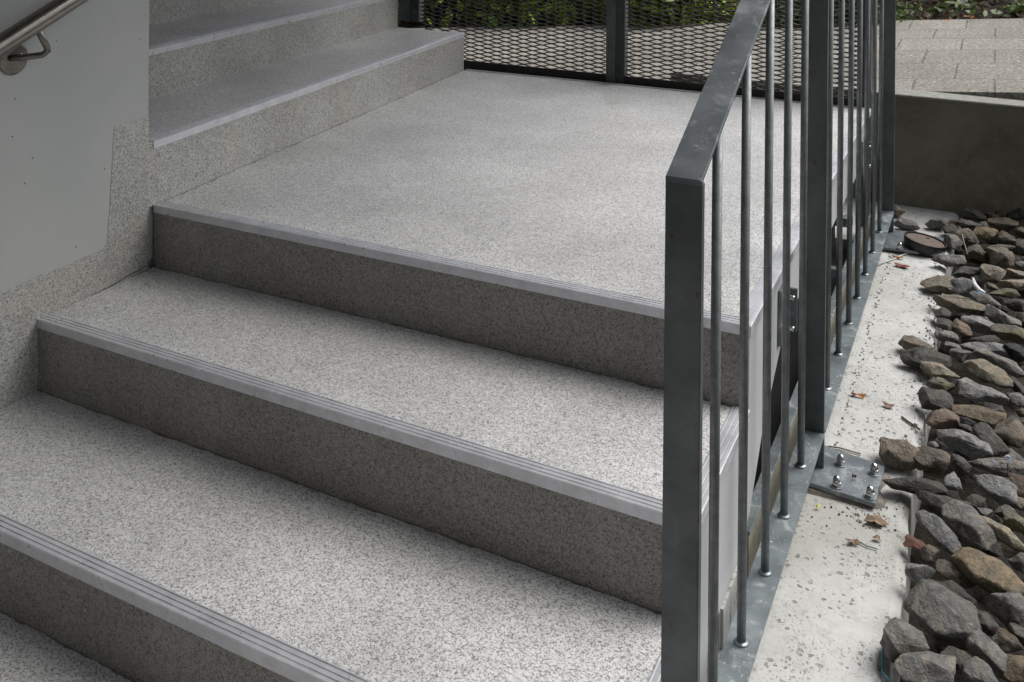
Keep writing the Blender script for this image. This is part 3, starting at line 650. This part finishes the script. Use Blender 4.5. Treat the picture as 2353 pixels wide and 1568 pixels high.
# stones the photograph shows: zoom window origin, px/zoom, then centre, length, height, angle, colour, label
Z = {1: (2200, 500, 6.533), 2: (2200, 720, 6.533), 3: (2200, 940, 6.533), 4: (2200, 1160, 6.533), 5: (2170, 1380, 4.81)}
SL = [
(1,300,190,170,170,0,'t','rounded tan stone half hidden behind the foot of the far railing post'),
(1,400,400,400,190,12,'g','flat dark grey stone lying alone on the pale concrete beside the far railing post'),
(1,965,390,350,215,0,'g','grey block-shaped stone at the foot of the dark wall, above the round black lid'),
(1,1215,370,190,110,0,'r','small reddish stone wedged at the wall foot right of a grey block stone'),
(1,1470,400,350,190,12,'g','grey angular stone with a flat sloping top near the foot of the dark wall'),
(1,1550,260,380,190,22,'d','dark stone leaning against the concrete wall, left of the greenish stones'),
(1,1810,290,220,170,0,'m','small dull green stone touching the concrete wall'),
(1,2010,215,290,150,-10,'b','brownish stone with a light flat top lying against the concrete wall'),
(1,2260,240,320,240,10,'d','big dark stone against the concrete wall at the right edge'),
(1,2290,100,240,120,-12,'b','topmost brown stone leaning on the wall at the right edge of the view'),
(1,2050,410,480,250,8,'b','broad brown stone behind the bright yellow-tan stone'),
(1,1180,500,180,200,50,'d','small dark upright stone above the thin twigs near the wall'),
(1,1180,670,300,250,30,'g','pointed grey-brown stone just right of the round black lid'),
(1,1370,600,250,280,80,'b','upright brown stone left of the bright yellow-tan stone'),
(1,1510,650,180,180,0,'b','small triangular brown stone in front of the yellow-tan stone'),
(1,1730,540,370,250,-15,'o','bright yellow-tan stone near the dark wall'),
(1,1715,415,170,110,-20,'g','small grey chip of stone behind the yellow-tan stone'),
(1,2060,610,540,240,-4,'b','wide reddish brown flat stone right of the yellow-tan stone'),
(1,2330,540,180,200,0,'b','brown stone cut by the right edge below the wall'),
(1,1590,890,400,310,8,'m','greenish grey cracked stone below the yellow-tan stone'),
(1,1990,940,500,350,8,'b','large mottled brown and white stone under a flat tan slab'),
(1,2030,770,440,110,2,'t','thin flat tan slab lying on the mottled stone'),
(1,2330,790,210,270,50,'d','dark steep stone at the right edge beside the flat tan slab'),
(1,2290,1060,180,150,0,'g','small pale grey stone between larger ones near the right edge'),
(1,1190,1000,570,230,10,'g','long grey stone with a dark underside below the round black lid'),
(1,1420,1180,520,180,-14,'d','low dark stone under the long grey stone'),
(1,1800,1200,470,290,6,'t','sharp-edged tan stone beside the scrap of blue and white plastic'),
(1,2210,1200,350,200,4,'t','tan square-ended stone at the right edge, right of the plastic scrap'),
(1,1030,1380,620,310,8,'t','long tan topped stone lying on the edge of the pale concrete'),
(1,1370,1440,370,350,0,'p','rough light grey stone touching the long tan topped stone'),
(1,2200,1370,440,190,2,'t','long flat tan stone at the right edge above dark gaps'),
(1,1850,1430,230,130,20,'m','small yellow-green stone under the blue and white plastic scrap'),
(2,1330,290,820,280,20,'t','long olive-tan stone pointing at the concrete edge'),
(2,1700,210,440,260,25,'g','grey stone with parallel cracks right of the long olive-tan stone'),
(2,2000,70,600,150,6,'m','low dark mossy stone under the plastic scrap'),
(2,2240,280,370,220,18,'d','dark stone near the right edge above the mossy yellow one'),
(2,1020,430,210,230,30,'d','small dark brown stone in the shade beneath the olive-tan stone'),
(2,1970,480,540,250,25,'g','grey ridged stone above the mossy yellow stone'),
(2,1060,620,310,190,30,'d','small blackish split stone beside the concrete edge'),
(2,1330,650,340,220,55,'r','reddish brown curved stone between two grey ones'),
(2,1620,600,530,250,22,'p','blue-grey leaf-shaped stone with a bright upper edge'),
(2,1070,790,410,200,2,'g','grey flat-topped block stone next to the concrete edge'),
(2,1720,850,470,190,6,'d','dark stone tucked below the blue-grey leaf-shaped stone'),
(2,2140,750,640,280,16,'m','big yellowish mossy stone reaching the right edge'),
(2,570,930,560,230,18,'b','brown wedge-shaped stone lying out on the pale concrete'),
(2,760,1160,740,320,10,'d','big near-black stone in front of the wedge on the concrete'),
(2,1160,980,270,200,20,'g','small grey stone behind a peaked stone'),
(2,1310,1060,330,270,60,'g','small peaked grey stone between the near-black stone and a pale ridged one'),
(2,1750,1000,690,280,0,'p','large pale stone with scratch-like white ridges'),
(2,2240,1080,260,320,-60,'k','shiny black stone at the right edge'),
(2,960,1340,590,280,12,'t','tan stone with a bright cut face near the concrete edge'),
(2,1990,1240,760,240,23,'g','long flat grey slab slanting down to the right edge'),
(2,1760,1390,720,270,35,'t','long olive stone with a honey coloured end'),
(3,970,150,430,230,10,'m','dark stone with a lime yellow patch of moss'),
(3,930,410,500,360,18,'d','dark square stone against the corner of the pale concrete'),
(3,1690,270,720,320,12,'p','smooth light grey stone split by a diagonal crack'),
(3,2250,400,320,210,5,'p','crumpled pale stone at the right edge beside the smooth light grey stone'),
(3,1650,620,840,270,8,'o','long orange-brown stone tapering to the right'),
(3,1020,740,570,370,5,'r','reddish brown block stone with a knobbly end next to the concrete'),
(3,2140,930,500,430,30,'b','large rounded brown-grey stone at the right edge'),
(3,1390,1090,840,360,22,'p','large light grey almond-shaped stone with dents'),
(3,1810,1070,580,360,50,'d','dark ridged stone right of the almond-shaped stone'),
(3,370,1250,720,430,14,'b','big brown-grey stone standing on the concrete beside the bolted base plate'),
(3,860,1380,660,370,10,'b','brown cracked stone leaning on the big stone beside the base plate'),
(3,870,1130,170,120,10,'p','small bluish grey chip above the brown cracked stone'),
(3,1390,850,280,140,5,'d','small dark chip under the long orange-brown stone'),
(3,1960,1470,980,240,3,'g','very long flat grey stone under the tiny white and blue cap'),
(3,1310,1420,340,220,38,'d','dark sloping stone behind the white pebble'),
(3,2330,600,180,160,0,'o','small orange stone at the right edge'),
(4,580,360,970,290,12,'d','long dark knife-shaped stone lying across the concrete edge'),
(4,1210,300,330,250,-20,'w','smooth white pebble among darker stones'),
(4,1040,600,740,330,12,'d','dark slate-like stone beneath the white pebble'),
(4,1920,400,720,490,36,'p','large blue-grey egg-shaped stone'),
(4,1720,810,260,200,20,'g','small brown-grey stone between the egg-shaped stone and the big split stone'),
(4,2010,770,350,190,-15,'g','small lumpy grey stone below the egg-shaped stone'),
(4,980,1130,820,310,48,'p','bone-shaped pale stone with a white waist beside the concrete'),
(4,1430,1000,920,540,47,'g','big grey split stone with deep parallel layers'),
(4,2040,1170,740,250,38,'t','smooth tan finger-shaped stone slanting to the right edge'),
(4,2240,980,470,300,45,'m','olive square stone at the right edge'),
(4,820,1470,340,240,0,'b','rounded brown stone above the dark hollow'),
(4,1560,630,320,210,0,'d','dark stone in the hollow left of the egg-shaped stone'),
(4,2290,650,270,200,0,'b','brown stone at the right edge below the egg-shaped stone'),
(4,2270,340,320,280,20,'r','dark red-brown stone behind the egg-shaped stone'),
(5,1440,270,880,500,28,'o','large rounded ochre stone with pale crust, the most yellow of the near stones'),
(5,1050,270,440,230,32,'b','brown stone with a flat sloping face left of the large ochre stone'),
(5,1850,130,280,210,0,'g','grey stone at the right edge above the ochre stone'),
(5,640,270,200,340,80,'p','narrow pale chip standing against the concrete edge'),
(5,920,770,880,680,12,'g','largest grey boulder at the lower right, beside the concrete edge'),
(5,1020,510,540,230,30,'d','dark slab behind the largest grey boulder'),
(5,1740,700,480,470,40,'g','angular grey stone at the right edge right of the largest boulder'),
(5,420,1070,540,500,20,'g','grey many-faced stone standing on the concrete corner at the lower right'),
(5,1480,1240,640,270,48,'g','long ridged grey stone slanting down right of the largest boulder'),
(5,1660,1080,320,220,-5,'b','small brown-topped stone in the gap at the lower right edge'),
(5,700,1400,800,370,0,'g','wide smooth grey stone cut by the bottom edge'),
(5,1320,1490,440,340,0,'g','bluish grey stone at the bottom edge right of the wide smooth one'),
(5,1830,1430,230,300,0,'o','orange stone in the bottom right corner'),
(5,1390,860,320,240,20,'d','dark stone hidden behind the largest boulder'),
(5,1090,1290,380,190,25,'d','dark stone in the gap in front of the largest boulder'),
(5,1860,1010,160,370,90,'g','grey upright stone at the right edge near the bottom'),
]
random.seed(11)
for i, (zn, cx, cy, ln_, ht, ang, key, lab) in enumerate(SL):
    ox, oy, sc_ = Z[zn]
    x = (ox+cx/sc_)/1.088; y = (oy+cy/sc_)/1.088; lp = ln_/sc_/1.088; hp = ht/sc_/1.088
    zc = -.515+min(.02, hp*.0002)
    P = gp(x, y, zc); dp = depth(P); mpp = dp/F
    pit = math.atan2(CAM.z-zc, (P-CAM).to_2d().length)
    a_ = R(ang)
    # long axis: direction on the ground seen at this image angle, its vertical run shared with a tilt
    dirg = (gp(x+math.cos(a_)*20, y+math.sin(a_)*20*.55, zc)-P); yaw = math.atan2(dirg.y, dirg.x)
    a = lp*mpp*1.18
    hw = hp*mpp                     # seen height in metres
    q_ = 1.0 if hp < 62 else .83; a *= (1.0 if hp < 62 else .90); b = hw*1.42*q_; c = hw*.95*q_
    if abs(ang) < 60 and a < b: a = b
    drop = math.sin(a_)*.45*lp*mpp
    ty = math.asin(max(-.5, min(.5, drop/max(a, .01))))
    # sit on the pad where the pad is
    stone(P, (a, b*random.uniform(.95, 1.1), c), yaw, (random.uniform(-.25, .1), ty+random.uniform(-.06, .06), ), key, lab)
# lower layer of small stones between and below, coloured dark to deepen the gaps' shade, and stones beyond the right of the view
def filler(n, x0, x1, y0, y1, s0, s1, z0, lab, grp, keys, sd):
    rnd = random.Random(sd); pts = []
    tries = 0
    while len(pts) < n and tries < 9000:
        tries += 1
        x = rnd.uniform(x0, x1); y = rnd.uniform(y0, y1)
        if any((x-a)**2+(y-b)**2 < (.5*(s0+s1)*.62)**2 for a, b in pts): continue
        pts.append((x, y))
        s = rnd.uniform(s0, s1)
        stone((x, y, z0+rnd.uniform(-.012, .004)), (s, s*rnd.uniform(.6, .85), s*rnd.uniform(.4, .6)), rnd.uniform(0, 6.28), (rnd.uniform(-.3, .3), rnd.uniform(-.3, .3)), rnd.choice(keys), lab, grp)
filler(95, .32, .72, -.75, 2.7, .07, .11, -.590, 'small dark stone wedged low between the larger loose stones', 'small stones low between the larger ones', 'ddddgd', 5)
filler(60, .70, 1.5, -.9, 2.65, .11, .19, -.54, 'grey-brown stone out in the stone bed away from the railing', 'stones beyond the right edge', 'ggbtdp', 9)

def crumbs(n, fx, fy, s0, s1, mat, name, label, sd):
    rnd = random.Random(sd); v = []; f = []
    ico = [(1,0,0),(-1,0,0),(0,1,0),(0,-1,0),(0,0,1),(0,0,-1)]; fc = [(4,0,2),(4,2,1),(4,1,3),(4,3,0),(5,2,0),(5,1,2),(5,3,1),(5,0,3)]
    for _ in range(n):
        x, y = fx(rnd), fy(rnd); s = rnd.uniform(s0, s1); k = len(v); ro = Matrix.Rotation(rnd.uniform(0, 6.28), 3, Vector((rnd.random(), rnd.random(), rnd.random()+.1)).normalized())
        for q in ico: v.append(Vector((x, y, ZG+s*.35))+ro @ Vector(q)*s*rnd.uniform(.6, 1.2))
        f += [tuple(k+i for i in q) for q in fc]
    o = mesh_ob(name, v, f, mat); return tag(o, label, 'grit', None, 'stuff')
crumbs(120, lambda r: .082+abs(r.gauss(0, .007)), lambda r: r.uniform(.62, 2.1), .0015, .0045, M['coping'], 'mortar_grit', 'rough mortar grit along the edge of the bottom rail', 3)
crumbs(80, lambda r: .15+abs(r.gauss(0, .05))*(1 if r.random() < .8 else -1), lambda r: r.gauss(.37, .035), .0012, .004, M['conc_core'], 'mortar_grit', 'dark grit and crumbs in front of the bolted base plate', 4)
crumbs(200, lambda r: .275+r.gauss(0, .022), lambda r: r.uniform(.5, 2.2), .002, .006, M['coping'], 'mortar_grit', 'pale broken grit at the edge of the concrete by the stones', 6)
# ------------------------------------------------------------------ small litter
rust = flat('rusty_lid', (.10, .075, .06), .8); blk = flat('black_rubber', (.012, .012, .013), .45)
C = gp(2125, 560, -.505)
ld = empty('round_lid', C, 'round black rimmed lid with a rusty top lying tilted beside the far railing post', 'lid'); ld.rotation_euler = (R(-3), R(9), 0)
def lathe_local(name, prof, mat, parent, seg=40):
    v = []; f = []
    for r, h in prof:
        for k in range(seg): v.append((r*math.cos(2*math.pi*k/seg), r*math.sin(2*math.pi*k/seg), h))
    for i in range(len(prof)-1):
        for k in range(seg): f.append((i*seg+k, i*seg+(k+1) % seg, (i+1)*seg+(k+1) % seg, (i+1)*seg+k))
    f.append(tuple(range(seg))[::-1]); f.append(tuple((len(prof)-1)*seg+k for k in range(seg)))
    me = bpy.data.meshes.new(name); me.from_pydata(v, [], f); me.materials.append(mat); o = bpy.data.objects.new(name, me); col.objects.link(o); o.parent = parent
    return o
rr = 46*depth(C)/F
lathe_local('rim', [(rr*.72, -.038), (rr*.88, -.030), (rr*.97, -.012), (rr, .008), (rr, .016), (rr*.95, .016), (rr*.93, .010), (rr*.90, .009)], blk, ld)
lathe_local('top_disc', [(rr*.899, .0092), (rr*.89, .0115), (.002, .0125)], rust, ld)
lathe_local('hole_mark', [(.007, .0127), (.007, .0135)], blk, ld, 12).location = (rr*.1, rr*.5, 0)
cab = flat('pale_cable', (.42, .42, .40), .6)
def pix_tube(name, pts, r, mat, label, cat, z=ZG+.004, group=None, seg=6):
    P = [gp(x, y, z) for x, y in pts]; c = P[0]
    e = MB().tube(P, r, seg).build(name, mat, None, smooth=True); return tag(e, label, cat, group)
pix_tube('cable', [(2012, 612), (2035, 602), (2058, 594), (2072, 587), (2085, 583), (2110, 582), (2140, 579), (2172, 572), (2182, 566)], .003, cab, 'thin pale cable curving across the concrete in front of the round lid', 'cable')
twm = flat('twig_bark', (.09, .075, .055), .9); tw2 = flat('pale_twig', (.22, .21, .18), .9)
pix_tube('twig', [(1902, 1026), (1928, 1029), (1948, 1035), (1978, 1043)], .0022, tw2, 'thin pale twig on the concrete just behind the bolted base plate', 'twig')
pix_tube('twig', [(2072, 958), (2088, 970), (2105, 981), (2113, 987)], .0028, twm, 'short dark twig near the edge of the concrete', 'twig')
pix_tube('twig', [(1976, 1246), (1990, 1254), (2016, 1262)], .0016, flat('green_twig', (.16, .20, .18), .8), 'thin grey-green twig in front of the brown curled leaf', 'twig')
pix_tube('twig', [(2205, 521), (2212, 545), (2219, 570), (2223, 585)], .0018, tw2, 'thin pale stalk sticking up between stones near the wall', 'twig', z=-.49)
pix_tube('wire', [(2047, 1568), (2027, 1545), (2028, 1500), (2036, 1460), (2044, 1440)], .0022, flat('blue_wire', (.10, .30, .38), .5), 'thin blue wire at the edge of the concrete by the bottom of the view', 'wire')
def leaf(x, y, w_, col_, label, lobes=5, z=ZG+.006, seed=1, cat='leaf', asp=.7):
    rnd = random.Random(seed); P = gp(x, y, z); s = w_*depth(P)/F/2
    rot = rnd.uniform(0, 6.28); K = lobes*4; v = [(0, 0, .004)]
    for k in range(K):
        th = 2*math.pi*k/K; r_ = s*(.72+.32*abs(math.cos(th*lobes/2)))*rnd.uniform(.85, 1.1)
        v.append((r_*math.cos(th+rot), r_*asp*math.sin(th+rot), rnd.uniform(0, .004)+.004*math.cos(2*th)))
    v2 = [(a, b, c-.0012) for a, b, c in v]; n_ = len(v)
    f = [(0, 1+k, 1+(k+1) % K) for k in range(K)]+[(n_, n_+1+(k+1) % K, n_+1+k) for k in range(K)]+[(1+k, n_+1+k, n_+1+(k+1) % K, 1+(k+1) % K) for k in range(K)]
    me = bpy.data.meshes.new('leaf'); me.from_pydata(v+v2, [], f); me.materials.append(col_)
    o = bpy.data.objects.new('leaf', me); col.objects.link(o); o.location = P; return tag(o, label, cat)
brl = flat('brown_leaf', (.19, .13, .085), .8); red = flat('red_leaf', (.16, .035, .02), .5); orl = flat('orange_leaf', (.36, .13, .02), .6); drl = flat('dark_red_leaf', (.07, .022, .012), .7)
leaf(2012, 1198, 52, brl, 'lobed brown dry leaf on the concrete in front of the bolted base plate', 5, seed=4)
leaf(1962, 1245, 28, brl, 'small brown curled leaf left of the lobed dry leaf', 3, seed=5)
leaf(2015, 1237, 20, brl, 'tiny brown leaf just in front of the lobed dry leaf', 3, seed=8)
leaf(2072, 611, 34, red, 'round dark red leaf on the concrete near the far post', 2, seed=2)
leaf(2061, 566, 30, red, 'thin red leaf behind the dome bolt of the far base plate', 2, seed=9, asp=.3)
leaf(2062, 592, 26, orl, 'small orange-brown leaf in front of the far base plate', 2, seed=12, asp=.4)
leaf(1970, 908, 46, orl, 'narrow orange leaf lying alone on the pale concrete', 1, seed=14, asp=.25)
leaf(2043, 932, 30, flat('pink_leaf', (.26, .18, .15), .8), 'faded pinkish leaf on pitted concrete near the stones', 4, seed=15)
leaf(2103, 1250, 58, drl, 'crumpled dark red leaf wedged between the concrete edge and the stones', 4, z=-.515, seed=16, asp=.8)
leaf(2070, 1530, 46, drl, 'dark red leaf beside the concrete edge at the bottom of the view', 4, z=-.52, seed=17, asp=.8)
leaf(1880, 1165, 12, flat('yellow_petal', (.6, .6, .05), .6), 'tiny yellow petal near the mortar of the base plate', 2, seed=18, cat='petal')
leaf(1962, 1096, 14, red, 'tiny red scrap lying on the near base plate', 1, z=zt+.006, seed=20, cat='scrap', asp=.3)
# plastic scrap and cap
P = gp(2253, 662, -.49); s = depth(P)/F
wh = flat('white_plastic', (.62, .64, .66), .35); bl = flat('blue_plastic', (.12, .35, .62), .35)
e = empty('plastic_scrap', P, 'torn strip of white and blue plastic between tan stones', 'plastic scrap')
a = [gp(2236, 640, -.475), gp(2240, 655, -.48), gp(2250, 668, -.484), gp(2263, 673, -.484)]
MB().tube(a, [.004, .008, .009, .004], 8).build('white_strip', wh, e, smooth=True)
MB().tube([q+Vector((-.004, -.008, -.003)) for q in a[1:]], [.002, .0035, .002], 8).build('blue_strip', bl, e, smooth=True)
P = gp(2316, 1054, -.45)
e = empty('bottle_cap', P, 'tiny white cap with a blue mark on a thin stem above a long flat stone', 'cap')
MB().lathe(P, [(.007, -.003), (.0078, 0), (.007, .003)], 18, Vector((.2, -1, .4))).build('disc', wh, e)
MB().lathe(P+Vector((.2, -1, .4)).normalized()*.0034+Vector((0, 0, .0025)), [(.003, 0), (.0025, .0006)], 12, Vector((.2, -1, .4))).build('mark', bl, e)
MB().tube([P+Vector((0, 0, -.012)), P+Vector((0, 0, -.04))], .0015, 6).build('stem', twm, e)

# ------------------------------------------------------------------ hedge beyond the path
def leafcloud(n, cx, cy, z0, rx, ry, rz, size, rnd, v, f, shell=.0):
    for _ in range(n):
        th = rnd.uniform(0, 6.28); ph = math.acos(rnd.uniform(-.35, 1)); r_ = rnd.uniform(.72, 1.03)
        if rnd.random() < .4: r_ = rnd.uniform(.3, .9)
        r_ *= 1+.22*noise.noise(Vector((math.cos(th)*2+cx, math.sin(th)*2, ph*2)))
        p = Vector((cx+rx*r_*math.cos(th)*math.sin(ph), cy+ry*r_*math.sin(th)*math.sin(ph), z0+rz*r_*math.cos(ph)))
        s = size*rnd.uniform(.6, 1.3); n3 = Vector((rnd.gauss(0, 1), rnd.gauss(0, 1)-.5, rnd.gauss(0, 1)+.6)).normalized()
        a = n3.orthogonal().normalized(); a = Matrix.Rotation(rnd.uniform(0, 6.28), 3, n3) @ a; b = n3.cross(a)
        k = len(v); v += [p-a*s, p-a*.3*s+b*.42*s, p+a*.5*s+b*.36*s+n3*.1*s, p+a*s-n3*.12*s, p+a*.5*s-b*.36*s+n3*.1*s, p-a*.3*s-b*.42*s]
        f += [(k, k+1, k+2, k+3), (k, k+3, k+4, k+5)]
def shrub(x, y, rx, ry, rz, n, size, mat, label, sd):
    rnd = random.Random(sd); zb = -.15+.087*x+(y-5.55)*.22
    e = empty('shrub', (x, y, zb), label, 'shrub', 'shrubs beyond the paved path')
    v = []; f = []
    for q in range(5):
        leafcloud(n//5, x+rnd.uniform(-.35, .35)*rx, y-.42+rnd.uniform(-.2, .2)*ry, zb-.08+rz*rnd.uniform(.0, .4), rx*rnd.uniform(.6, .8), ry*.75, rz*rnd.uniform(.5, .75), size, rnd, v, f)
    mesh_ob('foliage', v, f, mat, e)
    mb = MB()
    for q in range(6): mb.tube([(x, y, zb-.05), (x+rnd.uniform(-.4, .4)*rx, y+rnd.uniform(-.3, .3)*ry, zb+rz*.35), (x+rnd.uniform(-.7, .7)*rx, y+rnd.uniform(-.5, .5)*ry, zb+rz*.8)], [.02, .014, .006], 6)
    mb.build('stem', M['bark'], e)
shrub(-.62, 6.05, .66, .52, .55, 5200, .028, M['leaf2'], 'dense fine-leaved dark green shrub just left of the bare mulch', 41)
shrub(-1.95, 6.4, .75, .72, .8, 2600, .055, M['leaf'], 'broad-leaved shrub behind the mesh directly left of the fine-leaved shrub', 42)
shrub(-3.1, 6.5, .8, .75, .9, 2600, .060, M['leaf'], 'yellow-green shrub seen through the middle of the first mesh panel', 43)
shrub(-4.3, 6.7, .85, .8, 1.0, 2400, .060, M['leaf'], 'leafy shrub seen through the mesh beside the upper steps', 44)
shrub(-5.6, 6.9, .9, .8, 1.1, 1500, .06, M['leaf'], 'leafy shrub at the far left end of the row behind the mesh', 45)
# leaf litter and ivy
def ground_leaves(name, n, x0, x1, y0, y1, size, mat, label, sd, lift=.02, cat='ground cover'):
    rnd = random.Random(sd); v = []; f = []
    for _ in range(n):
        x = rnd.uniform(x0, x1); y = rnd.uniform(y0, y1)
        if cat != 'fallen leaves' and noise.noise(Vector((x*2.2, y*2.2, sd))) < .02: continue
        z = -.15+.087*x+(y-5.55)*.22+.035*noise.noise(Vector((x*2.7, y*2.7, 0)))+rnd.uniform(.004, lift)
        s = size*rnd.uniform(.5, 1.3); n3 = Vector((rnd.gauss(0, .6), rnd.gauss(0, .6)-.3, 1)).normalized(); a = Matrix.Rotation(rnd.uniform(0, 6.28), 3, n3) @ n3.orthogonal().normalized(); b = n3.cross(a); p = Vector((x, y, z)); k = len(v)
        v += [p-a*s, p-a*.3*s+b*.45*s, p+a*.5*s+b*.36*s, p+a*s, p+a*.5*s-b*.36*s, p-a*.3*s-b*.45*s]; f += [(k, k+1, k+2, k+3), (k, k+3, k+4, k+5)]
    o = mesh_ob(name, v, f, mat); return tag(o, label, cat, None, 'stuff')
ground_leaves('leaf_litter', 9000, -6, 3.2, 5.57, 7.2, .030, M['litter'], 'brown fallen leaves on the soil beyond the path', 61, .03, 'fallen leaves')
ground_leaves('ivy', 2600, .0, 3.2, 5.75, 8, .045, M['leaf2'], 'patchy dark green ivy on the bank beyond the path', 62, .09)
lo = ground_leaves
for q, (x, y, lab) in enumerate(((2222, 38, 'larger orange fallen leaf at the far edge of the paving'), (2236, 41, 'smaller orange fallen leaf at the far edge of the paving'), (2175, 47, 'pale orange leaf scrap on the far row of pavers'))):
    d = ray(x, y); t = (-.045+.087*CAM.x-CAM.z)/(d.z-.087*d.x); P = CAM+d*t
    o = leaf(x, y, 16-2*q, orl, lab, 3, z=P.z+.006, seed=70+q)
# green foil scrap in hedge
P = CAM+ray(1775, 10)*6.4
# ------------------------------------------------------------------ building behind, unseen slabs added over the stairs for shade
bd = empty('building', (-1, -3.4, -1), 'plain rendered building wall with a concrete slab added out of view to shade the stairs', 'building')
MB().box((-8, -4.2, -1.09), (7, -3.45, 6.5)).build('wall', M['building'], bd)
MB().prism([(-6.3, -3.44, 2.3), (.98, -3.44, 2.3), (-.02, 3.3, 2.3), (-6.3, 3.3, 2.3)], [(-6.3, -3.44, 2.85), (.98, -3.44, 2.85), (-.02, 3.3, 2.85), (-6.3, 3.3, 2.85)]).build('shade_canopy', M['soffit'], bd)  # unseen slab added, outlined to shade the left and near steps
MB().box((-6.3, .3, 2.1), (-4.0, 3.0, 2.29)).build('shade_soffit', M['soffit'], bd)  # unseen slab added to darken the upper-left flight
MB().box((-6.6, -3.44, -1.09), (-6.4, 2.1, 2.61)).build('end_wall', M['building'], bd)
# trees beyond the hedge, above the view
